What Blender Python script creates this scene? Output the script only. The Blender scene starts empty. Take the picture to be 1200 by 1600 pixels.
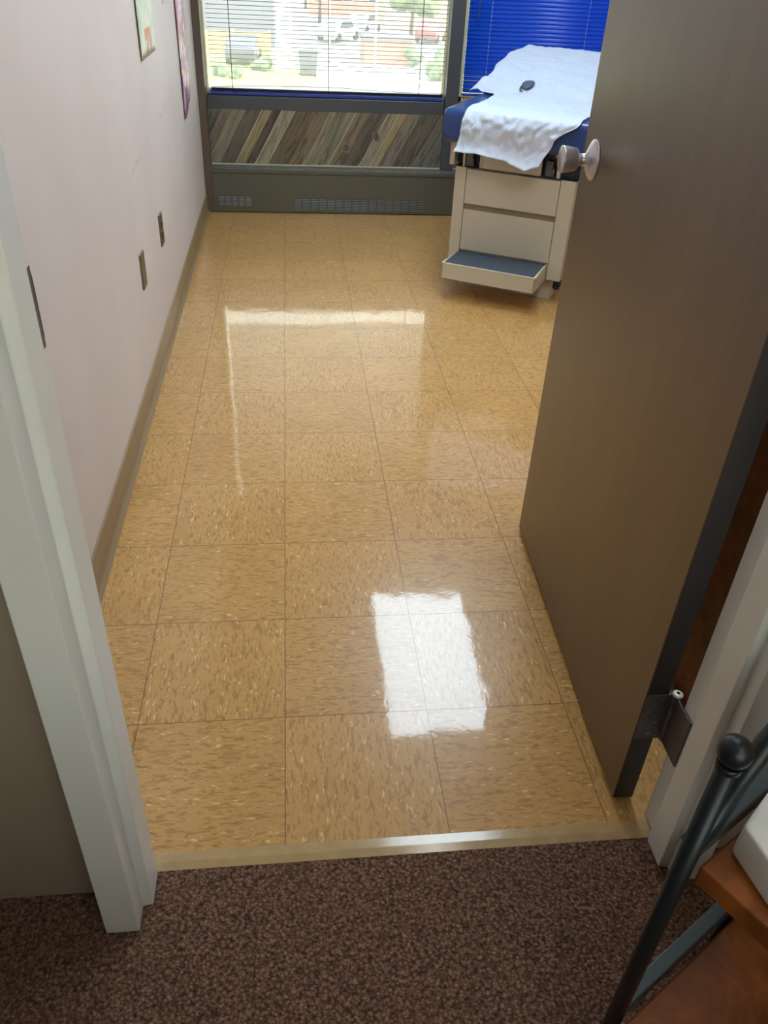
import bpy, bmesh, math, random
from mathutils import Vector, Matrix, noise, Euler
random.seed(7)
S = bpy.context.scene
C = S.collection
PI = math.pi

# ------------------------------------------------------------------ helpers
def new_bm(): return bmesh.new()

def bx(bm, x0, x1, y0, y1, z0, z1, mi=0, M=None, bev=0):
    t = bmesh.new() if bev else bm
    vs = [t.verts.new((x, y, z)) for x in (x0, x1) for y in (y0, y1) for z in (z0, z1)]
    fs = [t.faces.new([vs[i] for i in f]) for f in ((0,1,3,2),(4,6,7,5),(0,4,5,1),(2,3,7,6),(0,2,6,4),(1,5,7,3))]
    for f in fs: f.material_index = mi
    if bev:
        bmesh.ops.bevel(t, geom=t.edges[:], offset=bev, segments=2, profile=.5, affect='EDGES')
        merge(bm, t, M, mi)
    elif M is not None:
        for v in vs: v.co = M @ v.co

def merge(bm, t, M=None, mi=None, smooth=False):
    mp = {}
    for v in t.verts: mp[v] = bm.verts.new(M @ v.co if M is not None else v.co)
    for f in t.faces:
        try:
            g = bm.faces.new([mp[v] for v in f.verts]); g.material_index = f.material_index if mi is None else mi
            g.smooth = f.smooth or smooth
        except ValueError: pass
    t.free()

def lathe(bm, prof, M=None, seg=32, mi=0, smooth=True):
    t = bmesh.new(); rings = []
    for r, z in prof:
        if r < 1e-6: rings.append([t.verts.new((0, 0, z))])
        else: rings.append([t.verts.new((r*math.cos(2*PI*k/seg), r*math.sin(2*PI*k/seg), z)) for k in range(seg)])
    for a, b in zip(rings, rings[1:]):
        for k in range(seg):
            q = [a[k % len(a)], a[(k+1) % len(a)], b[(k+1) % len(b)], b[k % len(b)]]
            u = []
            for v in q:
                if v not in u: u.append(v)
            if len(u) > 2:
                f = t.faces.new(u); f.smooth = smooth
    for ring, rev in ((rings[0], True), (rings[-1], False)):
        if len(ring) > 1: t.faces.new(ring[::-1] if rev else ring)
    merge(bm, t, M, mi)

def axis_M(a, b):
    a, b = Vector(a), Vector(b); d = (b-a)
    return Matrix.Translation(a) @ d.to_track_quat('Z', 'Y').to_matrix().to_4x4(), d.length

def rod(bm, a, b, r, seg=16, mi=0, r2=None):
    M, L = axis_M(a, b)
    lathe(bm, [(r, 0), (r if r2 is None else r2, L)], M, seg, mi)

def tube(bm, pts, r, seg=10, mi=0):
    pts = [Vector(p) for p in pts]; rings = []
    for i, p in enumerate(pts):
        d = (pts[min(i+1, len(pts)-1)] - pts[max(i-1, 0)]).normalized()
        q = d.to_track_quat('Z', 'Y')
        rings.append([bm.verts.new(p + q @ Vector((r*math.cos(2*PI*k/seg), r*math.sin(2*PI*k/seg), 0))) for k in range(seg)])
    for a, b in zip(rings, rings[1:]):
        for k in range(seg):
            f = bm.faces.new((a[k], a[(k+1) % seg], b[(k+1) % seg], b[k])); f.smooth = True; f.material_index = mi
    bm.faces.new(rings[0][::-1]); bm.faces.new(rings[-1])

def prism(bm, poly, axis, a, b, M=None, mi=0, bev=0, seg=3):
    """extrude a 2D polygon along axis 'x','y' or 'z' from a to b"""
    t = bmesh.new()
    def P(u, v, w): return {'x': (w, u, v), 'y': (u, w, v), 'z': (u, v, w)}[axis]
    A = [t.verts.new(P(u, v, a)) for u, v in poly]; B = [t.verts.new(P(u, v, b)) for u, v in poly]
    t.faces.new(A); t.faces.new(B[::-1])
    n = len(poly)
    for i in range(n): t.faces.new((A[i], B[i], B[(i+1) % n], A[(i+1) % n]))
    bmesh.ops.recalc_face_normals(t, faces=t.faces[:])
    if bev: bmesh.ops.bevel(t, geom=t.edges[:], offset=bev, segments=seg, profile=.6, affect='EDGES', clamp_overlap=True)
    merge(bm, t, M, mi, smooth=bool(bev and seg > 2))

def obj(name, bm, mats, parent=None, label=None, cat=None, group=None, kind=None, smooth=False):
    me = bpy.data.meshes.new(name)
    bmesh.ops.recalc_face_normals(bm, faces=bm.faces[:])
    if smooth:
        for f in bm.faces: f.smooth = True
    bm.to_mesh(me); bm.free()
    for m in (mats if isinstance(mats, (list, tuple)) else [mats]): me.materials.append(m)
    o = bpy.data.objects.new(name, me); C.objects.link(o)
    if parent is not None: o.parent = parent
    return tag(o, label, cat, group, kind)

def tag(o, label=None, cat=None, group=None, kind=None):
    if label: o['label'] = label
    if cat: o['category'] = cat
    if group: o['group'] = group
    if kind: o['kind'] = kind
    return o

def thing(name, label, cat, loc=(0, 0, 0), rz=0, group=None, kind=None):
    o = bpy.data.objects.new(name, None); C.objects.link(o)
    o.location = loc; o.rotation_euler = (0, 0, rz); o.empty_display_size = .1
    return tag(o, label, cat, group, kind)

def copy_tree(o, parent=None):
    c = o.copy(); C.objects.link(c); c.parent = parent
    for ch in list(o.children):
        if ch.parent == o: copy_tree(ch, c)
    return c

# ------------------------------------------------------------------ materials
def lin(c):
    return tuple(((x/255)/12.92 if x/255 <= .04045 else ((x/255+.055)/1.055)**2.4) for x in c) + (1,)

class N:
    def __init__(s, name):
        s.m = bpy.data.materials.new(name); s.m.use_nodes = True
        s.t = s.m.node_tree; s.b = s.t.nodes['Principled BSDF']; s.out = s.t.nodes['Material Output']
    def n(s, ty, **kw):
        x = s.t.nodes.new(ty)
        for k, v in kw.items():
            if k in x.inputs: s.set(x, k, v)
            else: setattr(x, k, v)
        return x
    def set(s, x, k, v):
        if isinstance(v, bpy.types.NodeSocket): s.t.links.new(v, x.inputs[k])
        else: x.inputs[k].default_value = v
    def L(s, a, b): s.t.links.new(a, b)
    def math(s, op, a, b=None, c=None):
        x = s.t.nodes.new('ShaderNodeMath'); x.operation = op
        for i, v in enumerate((a, b, c)):
            if v is None: continue
            if isinstance(v, bpy.types.NodeSocket): s.L(v, x.inputs[i])
            else: x.inputs[i].default_value = v
        return x.outputs[0]
    def coord(s, scale=(1, 1, 1), rot=(0, 0, 0), which='Object'):
        tc = s.n('ShaderNodeTexCoord'); mp = s.n('ShaderNodeMapping')
        s.L(tc.outputs[which], mp.inputs['Vector'])
        mp.inputs['Scale'].default_value = scale; mp.inputs['Rotation'].default_value = rot
        return mp.outputs[0]
    def noise(s, vec, scale, detail=2, rough=.5, dist=0):
        x = s.n('ShaderNodeTexNoise'); s.L(vec, x.inputs['Vector'])
        x.inputs['Scale'].default_value = scale; x.inputs['Detail'].default_value = detail
        x.inputs['Roughness'].default_value = rough; x.inputs['Distortion'].default_value = dist
        return x.outputs['Fac']
    def ramp(s, fac, stops, interp='LINEAR'):
        x = s.n('ShaderNodeValToRGB'); s.L(fac, x.inputs['Fac']); r = x.color_ramp; r.interpolation = interp
        while len(r.elements) < len(stops): r.elements.new(.5)
        for e, (p, c) in zip(r.elements, stops):
            e.position = p; e.color = c if len(c) == 4 else tuple(c)+(1,)
        return x.outputs['Color']
    def mix(s, fac, a, b, blend='MIX'):
        x = s.n('ShaderNodeMix'); x.data_type = 'RGBA'; x.blend_type = blend
        for i, v in ((0, fac), (6, a), (7, b)):
            if isinstance(v, bpy.types.NodeSocket): s.L(v, x.inputs[i])
            else: x.inputs[i].default_value = v
        return x.outputs[2]
    def bump(s, h, strength=.3, dist=.001):
        x = s.n('ShaderNodeBump'); s.L(h, x.inputs['Height'])
        x.inputs['Strength'].default_value = strength; x.inputs['Distance'].default_value = dist
        s.L(x.outputs[0], s.b.inputs['Normal']); return x
    def base(s, v):
        if isinstance(v, bpy.types.NodeSocket): s.L(v, s.b.inputs['Base Color'])
        else: s.b.inputs['Base Color'].default_value = v

def simple(name, rgb, rough=.5, metal=0, var=.06, vscale=8, bump=0, bscale=60, spec=None, coat=0):
    m = N(name); c = lin(rgb)
    co = m.coord()
    f = m.noise(co, vscale, 3)
    a = tuple(x*(1-var) for x in c[:3])+(1,); b = tuple(min(1, x*(1+var)) for x in c[:3])+(1,)
    m.base(m.ramp(f, [(.3, a), (.7, b)]))
    m.b.inputs['Roughness'].default_value = rough; m.b.inputs['Metallic'].default_value = metal
    if spec is not None: m.b.inputs['Specular IOR Level'].default_value = spec
    if coat: m.b.inputs['Coat Weight'].default_value = coat; m.b.inputs['Coat Roughness'].default_value = .15
    if bump: m.bump(m.noise(co, bscale, 3), bump, .001)
    return m.m

T = .3048
def mat_tiles():
    m = N('speckled_vinyl_tile')
    tc = m.n('ShaderNodeTexCoord'); sep = m.n('ShaderNodeSeparateXYZ'); m.L(tc.outputs['Object'], sep.inputs[0])
    x, y = sep.outputs[0], sep.outputs[1]
    ux = m.math('DIVIDE', x, T); uy = m.math('DIVIDE', y, T)
    fx = m.math('FLOOR', ux); fy = m.math('FLOOR', uy)
    par = m.math('MODULO', m.math('ADD', m.math('ADD', fx, fy), 100.0), 2.0)      # 1 : flecks run along the room
    dx = m.math('ABSOLUTE', m.math('SUBTRACT', m.math('FRACT', m.math('ADD', ux, .5)), .5))
    dy = m.math('ABSOLUTE', m.math('SUBTRACT', m.math('FRACT', m.math('ADD', uy, .5)), .5))
    d = m.math('MINIMUM', dx, dy)
    seam = m.math('LESS_THAN', d, .0034)
    wn = m.n('ShaderNodeTexWhiteNoise'); wn.noise_dimensions = '2D'
    cv = m.n('ShaderNodeCombineXYZ'); m.L(fx, cv.inputs[0]); m.L(fy, cv.inputs[1]); m.L(cv.outputs[0], wn.inputs['Vector'])
    # per tile coordinates, swapped on every other tile
    sw = m.n('ShaderNodeCombineXYZ'); m.L(y, sw.inputs[0]); m.L(x, sw.inputs[1])
    sx = m.n('ShaderNodeCombineXYZ'); m.L(x, sx.inputs[0]); m.L(y, sx.inputs[1])
    mv = m.n('ShaderNodeMix'); mv.data_type = 'VECTOR'
    m.L(par, mv.inputs[0]); m.L(sx.outputs[0], mv.inputs[4]); m.L(sw.outputs[0], mv.inputs[5])
    off = m.n('ShaderNodeVectorMath'); off.operation = 'SCALE'; m.L(wn.outputs['Color'], off.inputs[0]); off.inputs[3].default_value = 9
    ad = m.n('ShaderNodeVectorMath'); ad.operation = 'ADD'; m.L(mv.outputs[1], ad.inputs[0]); m.L(off.outputs[0], ad.inputs[1])
    def st(sx_, sy_, sc, det=2, dist=.4):
        mp = m.n('ShaderNodeMapping'); m.L(ad.outputs[0], mp.inputs['Vector']); mp.inputs['Scale'].default_value = (sx_, sy_, 1)
        return m.noise(mp.outputs[0], sc, det, .55, dist)
    dark = m.ramp(st(1, 3.6, 52), [(.56, (0, 0, 0)), (.64, (1, 1, 1))])
    dark2 = m.ramp(st(1, 3.2, 33), [(.55, (0, 0, 0)), (.62, (1, 1, 1))])
    light = m.ramp(st(1, 3.0, 47, 1), [(.66, (0, 0, 0)), (.72, (1, 1, 1))])
    tone = m.ramp(st(1, 1, 4, 2), [(.3, lin((204, 159, 94))), (.7, lin((215, 170, 104)))])
    tone = m.mix(m.math('MULTIPLY', wn.outputs['Value'], .22), tone, lin((188, 145, 90)))
    c = m.mix(m.math('MULTIPLY', dark, .42), tone, lin((134, 92, 42)))
    c = m.mix(m.math('MULTIPLY', dark2, .38), c, lin((144, 101, 50)))
    c = m.mix(m.math('MULTIPLY', light, .75), c, lin((240, 208, 152)))
    c = m.mix(m.math('MULTIPLY', seam, .7), c, lin((84, 56, 34)))
    m.base(c)
    m.b.inputs['Roughness'].default_value = .3
    m.b.inputs['Specular IOR Level'].default_value = .35
    m.b.inputs['Coat Weight'].default_value = .75; m.b.inputs['Coat IOR'].default_value = 1.5
    cr = m.n('ShaderNodeMapRange'); m.L(m.noise(ad.outputs[0], 6, 3), cr.inputs[0])
    cr.inputs[3].default_value = .02; cr.inputs[4].default_value = .06; m.L(cr.outputs[0], m.b.inputs['Coat Roughness'])
    co = m.coord()
    h = m.math('ADD', m.math('MULTIPLY', m.noise(co, 5, 2), .8), m.math('MULTIPLY', m.noise(co, 120, 2), .045))
    h = m.math('ADD', h, m.math('MULTIPLY', m.noise(co, 26, 2), .09))
    h = m.math('SUBTRACT', h, m.math('MULTIPLY', seam, .12))
    b = m.bump(h, .5, .0022)
    m.L(b.outputs[0], m.b.inputs['Coat Normal'])
    return m.m

def mat_carpet():
    m = N('brown_loop_carpet'); co = m.coord()
    v = m.n('ShaderNodeTexVoronoi'); m.L(co, v.inputs['Vector']); v.inputs['Scale'].default_value = 180; v.inputs['Randomness'].default_value = 1
    n1 = m.noise(co, 150, 4, .65); n2 = m.noise(co, 9, 2)
    c = m.ramp(n1, [(.34, lin((62, 43, 34))), (.5, lin((136, 102, 82))), (.66, lin((176, 140, 114)))])
    c = m.mix(m.ramp(v.outputs['Distance'], [(.3, (0, 0, 0)), (1.0, (1, 1, 1))]), c, lin((44, 28, 22)))
    c = m.mix(m.math('MULTIPLY', n2, .3), c, lin((104, 72, 56)))
    sp = m.ramp(m.noise(co, 320, 1), [(.70, (0, 0, 0)), (.76, (1, 1, 1))])
    c = m.mix(m.math('MULTIPLY', sp, .5), c, lin((190, 160, 135)))
    m.base(c); m.b.inputs['Roughness'].default_value = .95; m.b.inputs['Specular IOR Level'].default_value = .1
    m.b.inputs['Sheen Weight'].default_value = .2
    h = m.math('SUBTRACT', m.math('MULTIPLY', n1, .9), m.math('MULTIPLY', v.outputs['Distance'], .9))
    m.bump(h, .9, .0045)
    return m.m

def mat_wood(name, c1, c2, c3, rough, scale=(14, 14, 1.0), rot=(0, 0, 0), spec=.5, coat=0, big=1.5):
    m = N(name); co = m.coord(scale, rot); cb = m.coord()
    g = m.noise(co, 3, 6, .6, .6); f = m.noise(co, 14, 3, .6); b = m.noise(cb, big, 2)
    c = m.ramp(g, [(.3, lin(c1)), (.52, lin(c2)), (.72, lin(c3))])
    c = m.mix(m.math('MULTIPLY', m.ramp(f, [(.5, (0, 0, 0)), (.66, (1, 1, 1))]), .35), c, lin(c1))
    c = m.mix(m.math('MULTIPLY', m.ramp(b, [(.4, (0, 0, 0)), (.7, (1, 1, 1))]), .4), c, lin(c1))
    m.base(c); m.b.inputs['Roughness'].default_value = rough; m.b.inputs['Specular IOR Level'].default_value = spec
    if coat: m.b.inputs['Coat Weight'].default_value = coat; m.b.inputs['Coat Roughness'].default_value = .3
    m.bump(f, .08, .001)
    return m.m

def mat_wall():
    m = N('pale_pink_wall_paint'); co = m.coord()
    n = m.noise(co, 2.2, 3)
    c = m.ramp(n, [(.3, lin((217, 207, 203))), (.7, lin((225, 216, 212)))])
    # a long faint scuff running diagonally over the wall
    sep = m.n('ShaderNodeSeparateXYZ'); m.L(co, sep.inputs[0])
    yy, zz = sep.outputs[1], sep.outputs[2]
    line = m.math('ADD', m.math('MULTIPLY', yy, .06), .60)
    line = m.math('ADD', line, m.math('MULTIPLY', m.noise(co, 5, 3), .05))
    dd = m.math('ABSOLUTE', m.math('SUBTRACT', zz, line))
    k = m.math('MULTIPLY', m.math('LESS_THAN', dd, .006), m.math('GREATER_THAN', yy, 1.5))
    k = m.math('MULTIPLY', k, m.math('LESS_THAN', yy, 3.0))
    k = m.math('MULTIPLY', k, m.ramp(m.noise(co, 9, 3), [(.45, (0, 0, 0)), (.6, (1, 1, 1))]))
    c = m.mix(m.math('MULTIPLY', k, .22), c, lin((150, 140, 135)))
    m.base(c); m.b.inputs['Roughness'].default_value = .62
    m.bump(m.noise(co, 180, 3), .12, .001)
    return m.m

def mat_glass():
    m = N('window_glass'); t = m.t
    tr = m.n('ShaderNodeBsdfTransparent'); gl = m.n('ShaderNodeBsdfGlossy'); gl.inputs['Roughness'].default_value = .02
    fr = m.n('ShaderNodeFresnel'); mx = m.n('ShaderNodeMixShader')
    tr.inputs[0].default_value = (.95, .97, .95, 1)
    # a translucent share is mixed in to veil the view with haze
    tl = m.n('ShaderNodeBsdfTranslucent'); tl.inputs[0].default_value = (.97, 1, .93, 1); m2 = m.n('ShaderNodeMixShader'); m2.inputs[0].default_value = .10
    m.L(tr.outputs[0], m2.inputs[1]); m.L(tl.outputs[0], m2.inputs[2])
    m.L(fr.outputs[0], mx.inputs[0]); m.L(m2.outputs[0], mx.inputs[1]); m.L(gl.outputs[0], mx.inputs[2]); m.L(mx.outputs[0], m.out.inputs[0])
    return m.m

def mat_translucent(name, rgb, fac, rough=.5, bump=0, trans=None, spec=.4):
    m = N(name); co = m.coord()
    c = lin(rgb); f = m.noise(co, 6, 2)
    cc = m.ramp(f, [(.3, tuple(x*.95 for x in c[:3])), (.7, c)])
    m.base(cc); m.b.inputs['Roughness'].default_value = rough; m.b.inputs['Specular IOR Level'].default_value = spec
    tl = m.n('ShaderNodeBsdfTranslucent'); tl.inputs[0].default_value = lin(trans) if trans else c
    mx = m.n('ShaderNodeMixShader'); mx.inputs[0].default_value = fac
    m.L(m.b.outputs[0], mx.inputs[1]); m.L(tl.outputs[0], mx.inputs[2]); m.L(mx.outputs[0], m.out.inputs[0])
    if bump: m.bump(m.noise(co, 45, 3, .6, .5), bump, .002)
    return m.m

def mat_emit(name, col, s):
    m = N(name); m.base((.9, .9, .9, 1)); m.b.inputs['Emission Color'].default_value = col; m.b.inputs['Emission Strength'].default_value = s
    return m.m

def mat_collage():
    m = N('bright_collage_print'); co = m.coord((1, 1, 1))
    v = m.n('ShaderNodeTexVoronoi'); m.L(co, v.inputs['Vector']); v.inputs['Scale'].default_value = 17
    h = m.n('ShaderNodeSeparateColor'); m.L(v.outputs['Color'], h.inputs[0])
    c = m.ramp(h.outputs[0], [(0, lin((178, 70, 120))), (.14, lin((236, 225, 232))), (.28, lin((110, 80, 160))), (.42, lin((238, 190, 80))),
                              (.56, lin((205, 80, 90))), (.68, lin((225, 215, 240))), (.8, lin((60, 66, 130))), (.92, lin((222, 140, 170)))], 'CONSTANT')
    c = m.mix(m.ramp(m.noise(co, 40, 3), [(.45, (0, 0, 0)), (.6, (1, 1, 1))]), c, lin((190, 120, 170)))
    m.base(c); m.b.inputs['Roughness'].default_value = .35
    return m.m

def mat_greenposter():
    m = N('pale_green_print'); co = m.coord()
    sep = m.n('ShaderNodeSeparateXYZ'); m.L(co, sep.inputs[0])
    n = m.noise(co, 14, 3)
    c = m.ramp(n, [(.35, lin((190, 214, 182))), (.5, lin((216, 226, 206))), (.68, lin((232, 232, 214)))])
    low = m.math('LESS_THAN', sep.outputs[2], .085)
    mid = m.math('MULTIPLY', m.math('GREATER_THAN', sep.outputs[1], .12), m.math('LESS_THAN', sep.outputs[1], .28))
    blot = m.math('MULTIPLY', m.math('MULTIPLY', low, mid), m.ramp(m.noise(co, 18, 2), [(.4, (0, 0, 0)), (.5, (1, 1, 1))]))
    blot = m.math('MULTIPLY', blot, m.math('GREATER_THAN', sep.outputs[2], .01))
    c = m.mix(m.math('MULTIPLY', blot, .85), c, lin((214, 120, 78)))
    m.base(c); m.b.inputs['Roughness'].default_value = .5
    return m.m

M = {}
M['tiles'] = mat_tiles(); M['carpet'] = mat_carpet(); M['wall'] = mat_wall()
M['hallwall'] = simple('taupe_hall_wall_paint', (156, 140, 124), .7, var=.03, bump=.1, bscale=160)
M['ceil'] = simple('ceiling_white', (225, 222, 215), .8)
M['frame'] = simple('white_gloss_paint', (234, 236, 232), .38, var=.03, vscale=3, bump=.1, bscale=25)
M['door'] = mat_wood('dark_stained_door_veneer', (80, 59, 33), (92, 68, 39), (100, 76, 46), .42, (4, 4, .5), spec=.6, coat=.5)
M['edge'] = simple('dark_grey_door_edge_paint', (52, 48, 50), .45)
M['steel'] = simple('brushed_steel', (196, 190, 196), .33, .75, var=.04)
M['hinge'] = simple('worn_bronze_hinge_metal', (104, 100, 104), .4, .35, var=.12, vscale=40)
M['pin'] = simple('bright_hinge_pin_tip', (235, 235, 225), .4, .2)
M['screw'] = simple('screw_head_metal', (150, 148, 146), .35, .8)
M['bb'] = simple('tan_vinyl_cove_base', (152, 130, 98), .35, var=.05, vscale=5)
M['thresh'] = simple('beige_vinyl_edge_strip', (190, 162, 116), .14, var=.08, vscale=30, bump=.1, bscale=30)
M['slate'] = simple('slate_grey_window_metal', (76, 79, 84), .4, .2, var=.05)
M['brown'] = simple('dark_brown_corner_trim', (92, 78, 66), .5)
M['heater'] = simple('olive_grey_enamel', (88, 86, 74), .42, var=.05, vscale=4)
M['heatertop'] = simple('scuffed_grey_ledge_metal', (112, 114, 108), .4, .3, var=.25, vscale=30)
M['slot'] = simple('grille_bar_grey', (140, 148, 152), .35, .4)
M['black'] = simple('dark_recess', (18, 18, 20), .7)
M['wire'] = simple('black_powder_coated_steel', (34, 40, 43), .38, .3, bump=.15, bscale=200)
M['rail'] = simple('blue_grey_rail_enamel', (66, 78, 84), .4, .1, bump=.1, bscale=200)
M['shelfwood'] = mat_wood('reddish_brown_shelf_board', (92, 44, 14), (146, 80, 26), (178, 104, 38), .5, (3, 3, 3), big=6)
M['white'] = simple('matt_white_card', (242, 242, 238), .5, var=.02)
M['blue'] = mat_translucent('blue_blind_slat', (30, 90, 212), .3, .3, trans=(44, 130, 255))
M['bluedark'] = simple('blue_blind_rail', (44, 66, 150), .35)
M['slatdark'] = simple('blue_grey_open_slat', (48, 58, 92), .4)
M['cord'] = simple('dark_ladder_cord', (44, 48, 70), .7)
M['cordw'] = simple('pale_ladder_cord', (150, 170, 235), .7)
M['wandm'] = mat_translucent('clear_blue_wand_plastic', (130, 150, 215), .4, .15)
M['cream'] = mat_translucent('cream_window_liner', (240, 232, 196), .25, .5)
M['glass'] = mat_glass()
M['vinylblue'] = simple('navy_upholstery_vinyl', (28, 62, 120), .3, var=.08, vscale=20, bump=.1, bscale=150, coat=.3)
M['tan'] = simple('putty_enamel_cabinet', (196, 190, 170), .42, var=.02)
M['tandark'] = simple('taupe_recess_strip', (128, 114, 92), .5)
M['rubber'] = simple('ribbed_slate_rubber', (84, 98, 112), .45, var=.15, vscale=80)
M['trimw'] = simple('pale_step_edging', (228, 224, 208), .4)
M['navy'] = simple('dark_navy_plastic', (28, 40, 60), .3)
M['smoke'] = simple('smoky_grey_plastic', (92, 96, 96), .3)
M['paper'] = mat_translucent('white_exam_paper', (226, 237, 252), .28, .55, bump=.35, trans=(236, 242, 255))
M['scrap'] = simple('dark_grey_scrap', (72, 84, 98), .5, var=.2, vscale=60)
M['plate'] = simple('bronze_tinted_steel_plate', (122, 112, 100), .35, .6, var=.08, vscale=30)
M['socket'] = simple('brown_socket_face', (70, 58, 50), .4)
M['collage'] = mat_collage(); M['gposter'] = mat_greenposter()
M['cardcream'] = simple('cream_card', (214, 206, 184), .6)
M['lamp'] = mat_emit('lit_ceiling_panel', (.72, .88, 1, 1), 11.5)
M['filllamp'] = mat_emit('added_fill_panel', (.92, .96, 1, 1), 9)  # for the second room panel, added as fill
M['hallfill'] = mat_emit('added_hall_panel', (.95, 1, .97, 1), 2.8)  # for the hall panel, added as fill

# ------------------------------------------------------------------ camera
CAM = (0.037, -1.15, 1.341)
cd = bpy.data.cameras.new('camera'); cam = bpy.data.objects.new('camera', cd); C.objects.link(cam)
yaw, pit, rol = -.1312, .61127, .05175
Mr = Matrix.Rotation(yaw, 4, 'Z') @ Matrix.Rotation(PI/2-pit, 4, 'X') @ Matrix.Rotation(rol, 4, 'Z')
cam.matrix_world = Matrix.Translation(CAM) @ Mr
cd.sensor_fit = 'VERTICAL'; cd.sensor_height = 24; cd.lens = 24*1249.163/1600; cd.clip_end = 600; cd.clip_start = .05
S.camera = cam

# ------------------------------------------------------------------ setting
XL, XR, YB, YW = -.466, 2.95, 3.946, 4.05      # left wall, right wall, heater front, window wall face
YH, YR = -.362, -.300                          # hall face and room face of the doorway wall
ZC = 2.42
def st(name, bm, m, label, cat, parent=None): return obj(name, bm, m, parent, label, cat, kind='structure')

b = new_bm(); bx(b, XL-.1, XR+.1, -.31, YW+.15, -.12, 0)
st('floor', b, M['tiles'], 'tan speckled vinyl tile floor of the room, glossy, laid in square tiles', 'floor')
b = new_bm(); bx(b, -1.9, 1.9, -3.45, -.31, -.12, .001)
st('floor_hall', b, M['carpet'], 'brown loop pile hall carpet in front of the doorway', 'carpet')
b = new_bm(); bx(b, XL-.1, XR+.1, -.3, YW+.15, ZC, ZC+.1)
st('ceiling', b, M['ceil'], 'white ceiling of the room', 'ceiling')
b = new_bm(); bx(b, -1.9, 1.9, -3.45, -.301, ZC, ZC+.1)
st('ceiling_hall', b, M['ceil'], 'white ceiling of the hall', 'ceiling')
b = new_bm(); bx(b, XL-.1, XL, YR+.001, YW+.15, 0, ZC)
st('wall_left', b, M['wall'], 'pale pinkish painted wall along the left side of the room', 'wall')
b = new_bm(); bx(b, XR, XR+.1, -.3, YW+.15, 0, ZC)
st('wall_right', b, M['wall'], 'pale painted wall on the right side of the room', 'wall')
def slab_hole(y0, y1, x0, x1, hx0, hx1, hz, m, name, label):
    b = new_bm(); bx(b, x0, hx0, y0, y1, 0, ZC); bx(b, hx1, x1, y0, y1, 0, ZC); bx(b, hx0, hx1, y0, y1, hz, ZC)
    return st(name, b, m, label, 'wall')
FL, FRX = -.290, .742
slab_hole(-.331, YR, XL-.1, XR+.1, FL+.01, FRX-.01, 2.12, M['wall'], 'wall_front', 'room side of the wall around the doorway')
slab_hole(YH, -.331, -1.9, 1.9, FL+.01, FRX-.01, 2.12, M['hallwall'], 'wall_hall', 'taupe hall wall on both sides of the white door frame')
b = new_bm(); bx(b, -2.0, -1.9, -3.4, -.33, 0, ZC); st('wall_hall_left', b, M['hallwall'], 'taupe wall on the left side of the hall', 'wall')
b = new_bm(); bx(b, 1.9, 2.0, -3.4, -.33, 0, ZC); st('wall_hall_right', b, M['hallwall'], 'taupe wall on the right side of the hall', 'wall')
b = new_bm()
for a in ((-2, -.5, 0, ZC), (1.7, 2, 0, ZC), (-.5, 1.7, 0, .85), (-.5, 1.7, 2.3, ZC)): bx(b, a[0], a[1], -3.5, -3.4, a[2], a[3])  # opening added to let daylight in behind the viewer
st('wall_hall_back', b, M['hallwall'], 'taupe wall at the far end of the hall, with an added window opening', 'wall')

# baseboards with a cove toe
b = new_bm(); prism(b, [(XL, 0), (XL+.018, 0), (XL+.008, .010), (XL+.005, .02), (XL+.005, .098), (XL, .102)], 'y', -.299, YB-.002)
st('baseboard_left', b, M['bb'], 'tan vinyl cove baseboard along the left wall', 'baseboard')
b = new_bm(); bx(b, XR-.006, XR, -.299, YW, 0, .1)
st('baseboard_right', b, M['bb'], 'tan vinyl cove baseboard along the right wall', 'baseboard')

# door frame : profile swept up both sides and across the head
def jamb(b, side):
    # (x offset from the soffit towards the opening, y)
    if side < 0: X = lambda v: -.238+v
    else: X = lambda v: .688-v
    yf = -.436 if side < 0 else -.420
    prof = [(0, -.282), (0, -.338), (.016, -.338), (.016, -.392), (-.0005, -.394), (-.0005, yf), (-.054, yf), (-.054, -.362), (-.03, -.362), (-.03, -.300), (-.054, -.300), (-.054, -.282)]
    prism(b, [(X(u), v) for u, v in prof], 'z', .0015, 2.13, bev=.0022, seg=2)
b = new_bm(); jamb(b, -1); jamb(b, 1)
prof = [(-.282, 2.083), (-.338, 2.083), (-.338, 2.067), (-.392, 2.067), (-.394, 2.083), (-.436, 2.083), (-.436, 2.137), (-.362, 2.137), (-.362, 2.12), (-.300, 2.12), (-.300, 2.137), (-.282, 2.137)]
prism(b, prof, 'x', -.2385, .6885, bev=.0022, seg=2)
trim1 = st('trim_1', b, M['frame'], 'white painted stepped door frame around the doorway', 'door frame')
b = new_bm()                                        # strike plate with its lip
bx(b, -.2385, -.2373, -.330, -.2815, .965, 1.055); bx(b, -.2385, -.2373, -.2835, -.2800, .975, 1.045)
obj('strike_plate', b, M['hinge'], trim1, 'steel strike plate')

# threshold strip
b = new_bm(); prism(b, [(-.297, .0), (-.297, .0014), (-.3170, .0042), (-.3195, .0040), (-.3325, .0012), (-.3325, 0)], 'x', -.2378, .6878)
st('trim_2', b, M['thresh'], 'beige vinyl edge strip between tile floor and carpet', 'threshold strip')

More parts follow.
